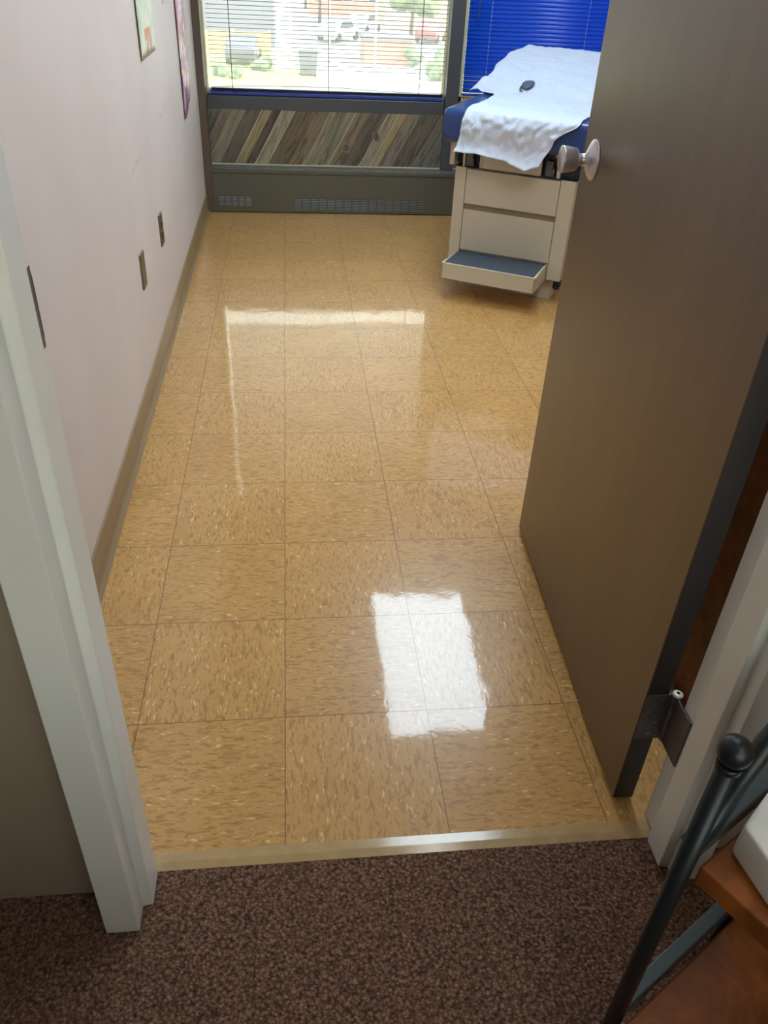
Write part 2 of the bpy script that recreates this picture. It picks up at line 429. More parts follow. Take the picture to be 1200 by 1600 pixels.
# ------------------------------------------------------------------ window wall
W1 = (-.436, .952); W2 = (1.033, 2.55); ZS = .655; ZT = 2.25
b = new_bm()
bx(b, XL, W1[0]+.0, YW, YW+.15, 0, ZC)                 # left pier
bx(b, W1[0], XR, YW, YW+.15, 0, .57); bx(b, W1[0], XR, YW, YW+.15, ZT, ZC)
bx(b, W2[1], XR, YW, YW+.15, .57, ZT)
st('wall_back', b, M['wall'], 'window wall at the far end of the room', 'wall')
b = new_bm(); bx(b, XL, -.424, YB-.002, YW+.06, 0, ZC, bev=.003)
st('trim_3', b, M['brown'], 'dark brown vertical corner trim at the left end of the window wall', 'corner trim')
b = new_bm()
bx(b, .954, 1.031, YW-.05, YW+.10, .255, ZC-.001, bev=.004)        # mullion
bx(b, W2[1], W2[1]+.08, YW-.03, YW+.10, .255, ZC-.001, bev=.004)
st('trim_4', b, M['slate'], 'slate grey upright mullions of the window wall', 'mullion')
b = new_bm()
bx(b, -.424, .954, YW-.012, YW+.10, .552, .625, bev=.004); bx(b, 1.031, W2[1], YW-.012, YW+.10, .552, .625, bev=.004)
st('trim_5', b, M['slate'], 'slate grey sill rail under both windows', 'sill rail')

def window(nm, x0, x1, m, label, wd):
    g = new_bm(); bx(g, x0, x1, YW+.085, YW+.091, ZS, ZT)
    w = st(nm, g, M['glass'], label, 'window')
    b = new_bm()
    for a in ((x0-.002, x0+wd, ZS-.03, ZT), (x1-wd, x1+.002, ZS-.03, ZT), (x0, x1, ZS-.03, ZS), (x0, x1, ZT-.03, ZT)):
        bx(b, a[0], a[1], YW+.030, YW+.1, a[2], a[3], bev=.003)
    obj('window_frame', b, m, w, 'slim frame around the pane')
    return w
window('window_1', -.424, .954, M['cream'], 'left window behind open blue blinds, view onto a street', .006)
window('window_2', 1.031, W2[1], M['cream'], 'right window behind closed royal blue blinds', .032)

g = new_bm(); bx(g, -.5, 1.7, -3.455, -3.450, .85, 2.3)  # unseen window added to light the hall side of the door frame
w3 = st('window_added', g, M['glass'], 'unseen window added at the far end of the hall for daylight', 'window')
b = new_bm()
for a in ((-.5, -.45, .85, 2.3), (1.65, 1.7, .85, 2.3), (-.45, 1.65, .85, .9), (-.45, 1.65, 2.25, 2.3), (.58, .62, .9, 2.25)): bx(b, a[0], a[1], -3.49, -3.41, a[2], a[3], bev=.003)
obj('window_frame', b, M['frame'], w3)

def slat(b, x0, x1, y, z, tilt, w=.0254, crown=.0022, mi=0):
    """one thin curved slat, tilt about x: positive = room edge down"""
    pts = []
    for k in range(5):
        u = -w/2+w*k/4; h = crown*(1-(2*k/4-1)**2)
        pts.append((u*math.cos(tilt)-h*math.sin(tilt), u*math.sin(tilt)+h*math.cos(tilt)))
    th = .0005
    top = [[b.verts.new((x, y+p, z+q)) for p, q in pts] for x in (x0, x1)]
    bot = [[b.verts.new((x, y+p, z+q-th)) for p, q in pts] for x in (x0, x1)]
    for k in range(4):
        for s, a in ((1, top), (-1, bot)):
            f = b.faces.new((a[0][k], a[1][k], a[1][k+1], a[0][k+1])[::s]); f.smooth = True; f.material_index = mi
    for i in (0, 4):
        b.faces.new((top[0][i], top[1][i], bot[1][i], bot[0][i])).material_index = mi
    for s in (0, 1): b.faces.new(top[s]+bot[s][::-1]).material_index = mi

YBL = YW+.012
# open blind of the left window
bl = thing('window_blind', 'open blue horizontal slat blind hanging over the left window', 'blind', (.265, YBL, ZT))
def loc(b, o):                       # move a world-space bmesh into the frame of an unrotated empty
    bmesh.ops.translate(b, verts=b.verts[:], vec=-Vector(o.location)); return b
x0, x1 = -.397, .944
b = new_bm(); z = .767
while z < ZT-.05:
    slat(b, x0, x1, YBL, z, math.radians(-7+random.uniform(-1, 1)))
    z += .0213
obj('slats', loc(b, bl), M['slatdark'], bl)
b = new_bm()
for k in range(7):                   # slats gathered on the bottom rail
    slat(b, x0, x1, YBL+random.uniform(-.004, .004), .650+k*.0017, math.radians(random.uniform(-4, 4)))
prev = None
for k in range(15):                  # one slat bowed up off the stack
    x = x0+(x1-x0)*k/14; zz = .664+.014*math.sin(PI*min(1, k/14*1.1))*(1 if k < 9 else .6)
    cur = [b.verts.new((x, YBL-.012, zz)), b.verts.new((x, YBL+.012, zz+.003))]
    if prev: b.faces.new((prev[0], cur[0], cur[1], prev[1]))
    prev = cur
obj('stacked_slats', loc(b, bl), M['slatdark'], bl, 'slats gathered on the bottom rail')
b = new_bm(); bx(b, x0-.012, x1, YBL-.014, YBL+.014, .628, .646, bev=.003)
br = obj('bottom_rail', loc(b, bl), M['bluedark'], bl, 'blue bottom rail')
for x in (x0-.014, x1-.002):
    b = new_bm(); bx(b, x, x+.008, YBL-.016, YBL+.015, .629, .646, bev=.002)
    obj('rail_cap', loc(b, bl), M['wandm'], br, 'pale end cap')
b = new_bm(); bx(b, x0, x1, YBL-.016, YBL+.02, ZT-.04, ZT-.001, bev=.002)
obj('head_rail', loc(b, bl), M['bluedark'], bl)
for x in (-.277, .273, .802):
    b = new_bm()
    for dy in (-.0135, .0135): rod(b, (x, YBL+dy, .64), (x, YBL+dy, ZT-.02), .0012, 6)
    obj('ladder_cord', loc(b, bl), M['cord'], bl)

# closed blind of the right window
b2 = thing('window_blind', 'closed royal blue slat blind behind the examination table', 'blind', (1.8, YBL, ZT))
x0, x1 = 1.060, W2[1]-.02
b = new_bm(); z = .688; k = 0
while z < ZT-.05:
    t = 48 if k < 5 else 66
    slat(b, x0, x1, YBL, z, math.radians(t+random.uniform(-1.5, 1.5))); z += .0213; k += 1
obj('slats', loc(b, b2), M['blue'], b2)
b = new_bm(); bx(b, x0, x1, YBL-.013, YBL+.013, .660, .675, bev=.003)
obj('bottom_rail', loc(b, b2), M['bluedark'], b2)
b = new_bm(); bx(b, x0, x1, YBL-.016, YBL+.02, ZT-.04, ZT-.001, bev=.002)
obj('head_rail', loc(b, b2), M['bluedark'], b2)
for x in (1.188, 1.75, 2.38):
    b = new_bm(); z = .675                         # twisted ladder cord: a chain of short loops
    while z < ZT-.04:
        rod(b, (x, YBL-.0145, z), (x+.002, YBL-.0145, z+.012), .0021, 6); z += .0213
        rod(b, (x, YBL-.0145, z-.010), (x, YBL-.0145, z), .0009, 5)
    obj('ladder_cord', loc(b, b2), M['cordw'], b2, 'pale ladder cord')
b = new_bm(); rod(b, (1.113, YBL-.03, 1.045), (1.110, YBL-.022, ZT-.05), .0042, 8)
obj('tilt_wand', loc(b, b2), M['wandm'], b2, 'clear plastic tilt wand')

# diagonal barn wood under the windows
PL = [((104, 100, 86), (70, 66, 56)), ((122, 112, 96), (84, 76, 64)), ((98, 90, 76), (62, 56, 48)), ((150, 134, 100), (112, 98, 70)), ((88, 80, 66), (60, 54, 44)),
      ((150, 142, 116), (112, 104, 84)), ((108, 94, 76), (72, 62, 48)), ((124, 108, 86), (86, 74, 58)), ((128, 124, 104), (90, 86, 72)), ((142, 130, 108), (96, 86, 70))]
def mat_plank(i, c, d):
    m = N('weathered_plank_%d' % i); a = math.radians(62)
    co = m.coord((1, 1, 1), (0, 0, 0))
    vr = m.n('ShaderNodeVectorRotate'); vr.rotation_type = 'Y_AXIS'; m.L(co, vr.inputs['Vector']); vr.inputs['Angle'].default_value = a
    mp = m.n('ShaderNodeMapping'); m.L(vr.outputs[0], mp.inputs['Vector']); mp.inputs['Scale'].default_value = (1.6, 10, 16); mp.inputs['Location'].default_value = (i*3.1, 0, i*1.7)
    g = m.noise(mp.outputs[0], 2.2, 5, .62, 1.6); f = m.noise(mp.outputs[0], 9, 3, .6)
    col = m.ramp(g, [(.34, lin(d)), (.5, lin(c)), (.7, tuple(min(1, v*1.25) for v in lin(c)[:3]))])
    col = m.mix(m.math('MULTIPLY', m.ramp(f, [(.5, (0, 0, 0)), (.64, (1, 1, 1))]), .4), col, lin(d))
    m.base(col); m.b.inputs['Roughness'].default_value = .6; m.bump(f, .2, .001)
    return m.m
PM = [mat_plank(i, c, d) for i, (c, d) in enumerate(PL)]
PM.append(simple('pale_plank_seam', (186, 178, 150), .6))
def clip(poly, x0, x1, z0, z1):
    for ax, v, s in ((0, x0, 1), (0, x1, -1), (1, z0, 1), (1, z1, -1)):
        out = []
        for i in range(len(poly)):
            a, c = poly[i], poly[(i+1) % len(poly)]
            ia, ic = (a[ax]-v)*s >= 0, (c[ax]-v)*s >= 0
            if ia: out.append(a)
            if ia != ic:
                t = (v-a[ax])/(c[ax]-a[ax]); out.append((a[0]+t*(c[0]-a[0]), a[1]+t*(c[1]-a[1])))
        poly = out
        if len(poly) < 3: return []
    return poly
def wood_panel(x0, x1, label, seq):
    b = new_bm(); z0, z1 = .264, .556; k = (z1-z0)/math.tan(math.radians(60)); x = x0-k-.02
    bx(b, x0, x1, YW-.012, YW-.001, z0, z1, mi=2)
    i = 0; rnd = random.Random(11)
    while x < x1:
        mi, w = seq[i % len(seq)]; i += 1
        s = rnd.random() < .4
        p = clip([(x+.0012, z0), (x+w-.0012, z0), (x+w-.0012+k, z1), (x+.0012+k, z1)], x0, x1, z0, z1)
        if p: prism(b, p, 'y', YW-.020-rnd.random()*.004, YW-.012, mi=mi)
        if s:
            p = clip([(x+w-.0035, z0), (x+w+.001, z0), (x+w+.001+k, z1), (x+w-.0035+k, z1)], x0, x1, z0, z1)
            if p: prism(b, p, 'y', YW-.0245, YW-.012, mi=10)
        x += w
    # a couple of knots
    for kx, kz in ((.375, .365), (.555, .43)) if x0 < .5 else ():
        for r, mi in ((.030, 1), (.020, 4), (.011, 6)):
            Mx = Matrix.Translation((kx, YW-.0245-.0006*(4-r*100), kz)) @ Matrix.Rotation(-.5, 4, 'Y') @ Matrix.Diagonal((.75, 1, 1, 1)) @ Matrix.Rotation(PI/2, 4, 'X')
            lathe(b, [(r, -.0008), (r, .0008)], Mx, 20, mi, False)
    p = obj('wood_panel', b, PM, None, label, 'wall panel')
    t = new_bm(); bx(t, x0, x1, YW-.028, YW-.006, .2546, .264, bev=.002)
    obj('bottom_bead', t, PM[10], p, 'pale bead along the bottom edge')
seq = [(0, .10), (1, .055), (8, .085), (2, .09), (3, .06), (4, .055), (5, .075), (6, .12), (7, .08), (9, .06), (8, .10), (7, .09), (2, .10), (9, .065), (3, .05), (1, .085), (2, .11), (0, .06)]
wood_panel(-.424, .954, 'diagonal weathered wood boards under the left window', seq)
wood_panel(1.031, W2[1], 'diagonal weathered wood boards under the right window, behind the examination table', seq[5:]+seq[:5])

# baseboard heater cabinet
ht = thing('heater_cabinet', 'long olive grey heater cabinet below the wood boards', 'heater', (.265, YB, 0))
b = new_bm()
bx(b, -.424, W2[1]+.1, YB, YW-.03, 0.004, .246, bev=.003)
bx(b, -.424, W2[1]+.1, YB-.005, YB+.01, .228, .2475, bev=.002)
obj('cabinet_body', loc(b, ht), M['heater'], ht)
b = new_bm(); bx(b, -.424, W2[1]+.1, YB+.004, YW-.029, .2465, .2545, bev=.002)
obj('top_ledge', loc(b, ht), M['heatertop'], ht, 'scuffed grey metal ledge')
def grille(x0, x1, z0, z1, cols):
    b = new_bm(); rows = 7; cw = (x1-x0)/cols
    bx(b, x0, x1, YB-.0012, YB+.001, z0, z1, mi=1)
    for r in range(rows):
        z = z0+(z1-z0)*(r+.5)/rows
        for c in range(cols): bx(b, x0+c*cw+.004, x0+(c+1)*cw-.004, YB-.0045, YB-.001, z-.0022, z+.0022, mi=0)
    for c in range(cols+1): bx(b, x0+c*cw-.0035, x0+c*cw+.0035, YB-.0035, YB-.001, z0, z1, mi=2)
    obj('vent_grille', loc(b, ht), [M['slot'], M['black'], M['heater']], ht, 'slotted vent grille')
grille(-.395, -.195, .040, .098, 5); grille(.058, .868, .020, .088, 16)

# ------------------------------------------------------------------ left wall items
def plate(name, y, z, label, cat, socket):
    b = new_bm(); bx(b, XL, XL+.006, y-.036, y+.036, z-.058, z+.058, bev=.002)
    p = obj(name, b, M['plate'], None, label, cat)
    for dz in ((-.0, ) if socket else (-.042, .042)):
        s = new_bm(); rod(s, (XL+.005, y, z+dz), (XL+.0075, y, z+dz), .0035, 12); obj('screw', s, M['screw'], p)
    if socket:
        for dz in (-.02, .02):
            s = new_bm(); bx(s, XL+.005, XL+.0085, y-.015, y+.015, z+dz-.014, z+dz+.014, bev=.0012)
            f = obj('socket_face', s, M['socket'], p, 'dark socket face')
            h = new_bm()
            for dy in (-.006, .006): bx(h, XL+.0083, XL+.0089, y+dy-.001, y+dy+.001, z+dz-.002, z+dz+.007)
            obj('slot', h, M['black'], f)
plate('wall_plate', 1.597, .424, 'blank metal wall plate, nearer and lower in the picture on the left wall', 'wall plate', False)
plate('wall_outlet', 2.085, .422, 'metal plated electrical outlet on the left wall, closer to the window', 'outlet', True)

# posters, each a slightly curled sheet
def sheet(name, y0, y1, z0, z1, m, label, cut=None):
    b = new_bm(); nx, nz = 10, 22; g = {}
    for i in range(nx+1):
        for k in range(nz+1):
            u, v = i/nx, k/nz
            zz0 = z0+(cut(u) if cut else 0)
            g[i, k] = b.verts.new((.0035+.003*(1-u)**3*(1-v)+.004*noise.noise(Vector((u*3, v*5, z0)))**2, (y1-y0)*u, (zz0-z0)+(z1-zz0)*v))
    for i in range(nx):
        for k in range(nz): b.faces.new((g[i, k], g[i+1, k], g[i+1, k+1], g[i, k+1]))
    o = obj(name, b, m, None, label, 'poster', smooth=True); o.location = (XL, y0, z0)
    md = o.modifiers.new('thick', 'SOLIDIFY'); md.thickness = .0006; md.offset = 1
    return o
sheet('poster', 2.07, 2.45, .995, 1.55, M['gposter'], 'pale green poster with an orange patch near its bottom edge')
sheet('poster', 3.20, 3.56, .625, 1.45, M['collage'], 'narrow brightly coloured collage poster with ragged bottom, nearest the window',
      lambda u: .085*abs(u-.12)*.9+(.05 if u > .8 else 0))
b = new_bm(); bx(b, 0, .0012, 0, .16, 0, .2, bev=.0004)
o = obj('paper_note', b, M['cardcream'], None, 'small cream card on the left wall between the two posters', 'note'); o.location = (XL+.001, 2.80, 1.125)

# ------------------------------------------------------------------ door
DA = math.radians(88.0)
dr = thing('door_1', 'dark brown wooden door standing open into the room', 'door', (.6335, -.249, 0), DA-PI/2, kind='structure')
# local frame: y along the door, x = thickness away from the viewer
DW, DT, DZ0, DZ1 = .893, .040, .010, 2.06
b = new_bm(); bx(b, 0, DT, .0006, DW, DZ0, DZ1, bev=.0015)
slab = obj('door_panel', b, M['door'], dr)
b = new_bm(); bx(b, .0008, DT-.0008, -.0006, .0012, DZ0+.0005, DZ1-.0005)
obj('door_edge', b, M['edge'], dr, 'dark grey painted hinge edge')
KY, KZ = .815, 1.006
kb = new_bm()
Mk = Matrix.Translation((0, KY, KZ)) @ Matrix.Rotation(-PI/2, 4, 'Y')
lathe(kb, [(.0, 0), (.0395, 0), (.0395, .003), (.034, .007), (.020, .014), (.0125, .017), (.0118, .03), (.013, .034), (.0205, .0365), (.0225, .040), (.0262, .066), (.0262, .0685), (.0245, .0695), (0, .0695)], Mk, 40)
kn = obj('door_knob', kb, M['steel'], dr, 'brushed steel knob with round rose')
kb = new_bm(); Mk2 = Matrix.Translation((DT, KY, KZ)) @ Matrix.Rotation(PI/2, 4, 'Y')
lathe(kb, [(.0, 0), (.0395, 0), (.0395, .003), (.034, .007), (.0125, .017), (.0118, .032), (.0225, .040), (.0262, .066), (0, .0695)], Mk2, 40)
obj('door_knob', kb, M['steel'], dr)
b = new_bm(); bx(b, .009, .034, DW-.001, DW+.0012, KZ-.028, KZ+.028, bev=.0006); obj('latch_plate', b, M['steel'], dr)
def hinge(z0):
    z1 = z0+.114
    b = new_bm(); bx(b, .002, .047, -.0028, -.0002, z0, z1, bev=.0006)
    h = obj('hinge', b, M['hinge'], dr, 'dull metal butt hinge')
    px, py = .0535, -.004
    b = new_bm(); n = 5; hgt = .114/n
    for k in range(n): lathe(b, [(.0068, z0+k*hgt+.0006), (.0068, z0+(k+1)*hgt-.0006)], Matrix.Translation((px, py, 0)), 20)
    obj('knuckle', b, M['hinge'], h)
    b = new_bm(); lathe(b, [(.006, z1), (.0092, z1+.001), (.0092, z1+.004), (.006, z1+.006), (0, z1+.006)], Matrix.Translation((px, py, 0)), 24)
    lathe(b, [(.0032, z1+.0058), (.0032, z1+.0066), (0, z1+.0066)], Matrix.Translation((px, py, 0)), 16, 1)
    lathe(b, [(0, z0-.004), (.005, z0-.004), (.005, z0)], Matrix.Translation((px, py, 0)), 16)
    obj('hinge_pin', b, [M['pin'], M['black']], h, 'pale pin head')
    b = new_bm()                                    # leaf screwed to the frame, runs back along the jamb
    Rm = Matrix.Rotation(PI/2-DA, 4, 'Z')
    w0 = Rm @ Vector((.6862-.6335, 0, 0))
    t = bmesh.new(); bx(t, .0498, .0526, -.068, -.006, z0, z1, bev=.0006); merge(b, t, Matrix.Rotation(PI/2-DA, 4, 'Z'))
    obj('frame_leaf', b, M['hinge'], h)
    for sx, sz in ((.032, .100), (.013, .072), (.030, .044), (.024, .014)):
        b = new_bm(); Ms = Matrix.Translation((sx, -.0028, z0+sz)) @ Matrix.Rotation(PI/2, 4, 'X')
        lathe(b, [(.0042, -.0002), (.0042, .0006), (.002, .0003), (0, .0001)], Ms, 14); obj('screw', b, M['screw'], h)
for z in (.188, .972, 1.82): hinge(z)

# brown cabinet standing behind the door
cb = thing('storage_cabinet', 'dark brown wooden cabinet seen through the gap behind the open door', 'cabinet', (1.12, .22, 0))
b = new_bm(); bx(b, -.24, .28, -.42, .45, .002, 1.75, bev=.004); obj('cabinet_body', b, M['shelfwood'], cb)
for s in (0, 1):
    b = new_bm(); bx(b, -.258, -.241, -.41+s*.435, .01+s*.435, .06, 1.72, bev=.003); d = obj('cabinet_door', b, M['shelfwood'], cb)
    b = new_bm(); rod(b, (-.285, -.03+s*.09, .9), (-.285, -.03+s*.09, 1.03), .005, 10)
    for z in (.905, 1.025): rod(b, (-.285, -.03+s*.09, z), (-.258, -.03+s*.09, z), .004, 8)
    obj('handle', b, M['steel'], d)

# ------------------------------------------------------------------ examination table
et = thing('examination_table', 'putty coloured examination table with navy vinyl top and pulled out step', 'examination table', (.857, 2.713, 0), math.radians(-29.0))
YF = -.04
b = new_bm()
bx(b, 0, .466, 0, .98, .0, .105, bev=.003)
bx(b, -.050, .003, YF, 1.0, .105, .550, bev=.0025); bx(b, .442, .508, YF, 1.0, .105, .550, bev=.0025)
bx(b, .003, .442, YF+.016, 1.0, .105, .550)
obj('cabinet_body', b, M['tan'], et)
b = new_bm(); bx(b, .001, .444, YF+.010, YF+.018, .368, .392); obj('recess_strip', b, M['tandark'], et, 'darker recessed grip strip')
for z0, z1 in ((.393, .544), (.182, .3675)):
    b = new_bm(); bx(b, .0055, .4395, YF+.001, YF+.014, z0, z1, bev=.0015); obj('drawer', b, M['tan'], et)
# pull out step
b = new_bm()
bx(b, -.008, .436, -.25, -.242, .100, .171, bev=.002); bx(b, -.008, .0, -.25, YF+.02, .100, .171, bev=.002); bx(b, .428, .436, -.25, YF+.02, .100, .171, bev=.002)
bx(b, -.002, .43, -.244, YF+.02, .105, .166)
sp = obj('step', b, M['tan'], et)
b = new_bm(); bx(b, .001, .427, -.241, YF+.012, .166, .1705)
for k in range(27):
    y = -.238+k*.0075
    bx(b, .002, .426, y, y+.004, .1703, .1722)
obj('step_mat', b, M['rubber'], sp, 'ribbed dark rubber tread')
b = new_bm(); bx(b, -.009, .437, -.2515, -.2465, .1705, .1735, bev=.0008); bx(b, -.009, -.004, -.25, -.19, .1705, .1735, bev=.0008); bx(b, .427, .432, -.25, -.06, .1705, .1735, bev=.0008)
obj('step_edging', b, M['trimw'], sp, 'pale metal edging')
b = new_bm(); rod(b, (.500, -.042, .082), (.500, -.075, .082), .006, 12); rod(b, (.492, -.072, .082), (.514, -.072, .088), .0065, 12); bx(b, .48, .51, -.05, .0, .074, .106, bev=.003)
obj('brake_lever', b, M['black'], et, 'small black lever')
# upper section under the cushion
b = new_bm()
bx(b, -.085, .56, .12, 1.0, .552, .655)
bx(b, -.085, -.062, -.03, .13, .552, .655, bev=.002); bx(b, -.085, .0, -.03, .13, .628, .655, bev=.002)
bx(b, -.020, -.010, -.035, .0, .552, .632, bev=.001); bx(b, .06, .072, -.035, .1, .552, .655, bev=.001)
bx(b, .415, .43, -.035, .0, .552, .632, bev=.001); bx(b, .40, .56, -.03, .13, .634, .655, bev=.002); bx(b, .535, .56, -.03, .13, .552, .655, bev=.002)
obj('upper_frame', b, M['tan'], et)
b = new_bm(); bx(b, .074, .345, -.038, -.022, .553, .622, bev=.0015); obj('front_drawer', b, M['tan'], et)
b = new_bm(); bx(b, .0, .535, -.005, .119, .5525, .654); bx(b, -.062, .0, .03, .119, .5525, .627); bx(b, -.052, .51, YF+.002, .1, .549, .5525)
obj('inner_housing', b, M['navy'], et, 'dark navy stirrup housing')
for x in (-.008, .362):
    b = new_bm(); bx(b, x, x+.032, -.028, -.004, .553, .618, bev=.003); h = obj('stirrup_socket', b, M['smoke'], et, 'smoky grey stirrup socket')
    b = new_bm(); rod(b, (x+.036, -.032, .556), (x+.036, -.032, .590), .006, 10); obj('pin', b, M['smoke'], h)
# cushions
def cushion(name, poly, label=None):
    b = new_bm(); prism(b, poly, 'x', -.108, .575, bev=.034, seg=6)
    return obj(name, b, M['vinylblue'], et, label, smooth=True)
cushion('seat_cushion', [(-.112, .657), (-.112, .795), (.44, .795), (.44, .657)])
a = math.radians(17); hx, hz = .452, .722
def bk(u, v): return (hx+u*math.cos(a)-v*math.sin(a), hz+u*math.sin(a)+v*math.cos(a))
cushion('backrest', [bk(.0, -.04), bk(.0, .078), bk(.56, .078), bk(.56, -.04)])
b = new_bm(); prism(b, [bk(.02, -.062), bk(.02, -.041), bk(.54, -.041), bk(.54, -.062)], 'x', -.06, .53)
bx(b, .02, .05, .62, .65, .65, .76); bx(b, .42, .45, .62, .65, .65, .76)
obj('backrest_board', b, M['tan'], et)

# white paper sheet lying over the cushions
def smooth_path(pts, n):
    L = [0]
    for p, q in zip(pts, pts[1:]): L.append(L[-1]+math.dist(p, q))
    def at(t):
        d = t*L[-1]
        for i in range(len(pts)-1):
            if d <= L[i+1] or i == len(pts)-2:
                f = (d-L[i])/(L[i+1]-L[i]); return (pts[i][0]+f*(pts[i+1][0]-pts[i][0]), pts[i][1]+f*(pts[i+1][1]-pts[i][1]))
    raw = [at(k/(n-1)) for k in range(n)]
    for _ in range(3):
        raw = [raw[0]]+[((raw[i-1][0]+2*raw[i][0]+raw[i+1][0])/4, (raw[i-1][1]+2*raw[i][1]+raw[i+1][1])/4) for i in range(1, n-1)]+[raw[-1]]
    return raw
tp = bk(.565, .090)
path = [(-.152, .630), (-.138, .648), (-.128, .675), (-.128, .735), (-.125, .765), (-.112, .790), (-.088, .803), (-.05, .806), (.40, .806), (.44, .812), bk(.06, .088), bk(.3, .088), bk(.52, .090), (tp[0]-.0, tp[1]-.004), (tp[0]+.018, tp[1]-.04), (tp[0]+.03, tp[1]-.12), (tp[0]+.04, tp[1]-.2)]
NU, NV = 140, 190
pth = smooth_path(path, NV)
def edge_fn(stops, y):
    for (a0, v0), (a1, v1) in zip(stops, stops[1:]):
        if y <= a1:
            f = max(0, (y-a0)/(a1-a0)); f = f*f*(3-2*f); return v0+f*(v1-v0)
    return stops[-1][1]
Lst = [(0, -.028), (.025, -.02), (.055, -.012), (.14, .0), (.22, .012), (.40, -.005), (.43, -.02), (.465, -.13), (.50, -.172), (.56, -.150), (.64, -.118), (.715, -.135), (.76, -.105), (.87, -.03), (1, -.03)]
Rst = [(0, .36), (.05, .40), (.12, .50), (.18, .515), (1, .52)]
b = new_bm(); g = {}
arc = [0]
for p, q in zip(pth, pth[1:]): arc.append(arc[-1]+math.dist(p, q))
for j in range(NV):
    t = arc[j]/arc[-1]; y, z = pth[j]
    sl, sr = edge_fn(Lst, t), edge_fn(Rst, t)
    for i in range(NU):
        u = i/(NU-1); x = sl+(sr-sl)*u
        w = noise.noise(Vector((x*9, y*7, z*9)))*.006+abs(noise.noise(Vector((x*22+5, y*16, z*22))))*.006+abs(noise.noise(Vector((x*6+y*7, y*3-x*2, 3))))*.010
        front = max(0, 1-(arc[j]/.30))
        band = front*(.25+.9*math.exp(-((arc[j]-.135)/.05)**2))
        w += band*(abs(noise.noise(Vector((x*34+z*10, z*30+y*20, 1.5))))*.022+abs(noise.noise(Vector((x*15+2, z*18-x*8+y*9, 7))))*.026)+front*.012*noise.noise(Vector((x*11, 4, 2)))*max(0, 1-arc[j]/.07)
        yy, zz = y, z
        if front > .25: yy -= w+.003; 
        else: zz += w
        if j < 42:                                   # ragged lower hem of the front overhang
            hem = .008*math.sin(x*9)+.036*max(0, 1-abs(x-.30)/.10)-.010*max(0, 1-abs(x-.08)/.10)-.03*max(0, (x-.36)/.1)
            zz -= hem*max(0, 1-arc[j]/.15)
        over = -.108-x                               # flap beyond the cushion edge: pokes out, tip slightly raised
        if over > -.02 and front == 0:
            zz += .016*math.sin(min(1, (over+.02)/.1)*PI)*(1 if t < .58 else 0)-max(0, over)*(.55 if t > .6 else .38)
        g[i, j] = b.verts.new((x, yy, zz))
for i in range(NU-1):
    for j in range(NV-1): b.faces.new((g[i, j], g[i+1, j], g[i+1, j+1], g[i, j+1]))
pp = obj('paper_sheet', b, M['paper'], None, 'crumpled white paper sheet draped over the examination table', 'paper sheet', smooth=True)
pp.location = et.location; pp.rotation_euler = et.rotation_euler
md = pp.modifiers.new('thick', 'SOLIDIFY'); md.thickness = .0006; md.offset = 1
# small dark scrap lying on the paper
b = new_bm(); t = bmesh.new()
bmesh.ops.create_uvsphere(t, u_segments=20, v_segments=10, radius=1)
for v in t.verts:
    v.co = Vector((v.co.x*.028, v.co.y*.048, v.co.z*.006+.004*math.cos(v.co.y*2.2)))
merge(b, t, Matrix.Rotation(-.12, 4, 'Z'), smooth=True)
tube(b, [(-.020, -.02, .003), (-.024, -.05, .004), (-.018, -.078, .005), (-.004, -.088, .004)], .0035, 8)
o = obj('dark_scrap', b, M['scrap'], None, 'small dark grey curled scrap lying on the white paper', 'scrap')
q = et.matrix_basis @ Vector((.105, .50, .844)); o.location = q; o.rotation_euler = (math.radians(17), 0, math.radians(-29))

# ------------------------------------------------------------------ shelf stand in the hall
dk = thing('shade_desk', 'unseen wooden desk in the hall, behind the viewer', 'shade_desk', (.1, -1.95, 0))  # added out of view so the hall window does not light the carpet
b = new_bm(); bx(b, -1.1, 1.3, -.32, .32, .72, .75, bev=.003); obj('desk_top', b, M['shelfwood'], dk)
b = new_bm(); bx(b, -1.06, 1.26, .27, .29, .02, .718); obj('modesty_panel', b, M['shelfwood'], dk)
for sx in (-1.06, 1.24):
    b = new_bm(); bx(b, sx-.02, sx+.02, -.3, .268, .002, .719, bev=.002); obj('side_panel', b, M['shelfwood'], dk)
A = Vector((.862, .507, 0)); B = Vector((.507, -.862, 0)); P0 = Vector((.440, -.703, 0))
sa = math.atan2(A.y, A.x)
rk = thing('shelf_stand', 'black metal shelf stand with reddish brown boards and ball tipped post', 'shelf', P0, sa)
# local: x along A (left edge of the boards), y = -B direction ; boards lie towards -y
LX, LY = .30, -.34
for (px, py) in ((0, 0), (LX, 0), (0, LY), (LX, LY)):
    b = new_bm(); rod(b, (px, py, .004), (px, py, .722), .0105, 20)
    t = bmesh.new(); bmesh.ops.create_uvsphere(t, u_segments=24, v_segments=16, radius=.0168); merge(b, t, Matrix.Translation((px, py, .740)), smooth=True)
    lathe(b, [(.0125, .716), (.0125, .724)], Matrix.Translation((px, py, 0)), 20)
    obj('post', b, M['wire'], rk)
for z, e in ((.570, .0), (.200, .022)):
    b = new_bm(); bx(b, .0, LX, LY+.0, -.015+e*0, z-.03, z, bev=.003)
    obj('shelf_board', b, M['shelfwood'], rk)
    for y in (-.002, LY):
        b = new_bm(); bx(b, 0, LX, y-.006, y+.013, z-.004, z+.022, bev=.002); obj('rail', b, M['rail'], rk)
for y in (.002, LY):
    b = new_bm(); tube(b, [(.0, y, .585), (.03, y, .598), (.05, y, .640), (.08, y, .690), (.11, y, .708), (.15, y, .715), (.19, y, .708), (.22, y, .690), (.25, y, .640), (.27, y, .598), (LX, y, .585)], .012, 12)
    obj('side_brace', b, M['wire'], rk)
b = new_bm()
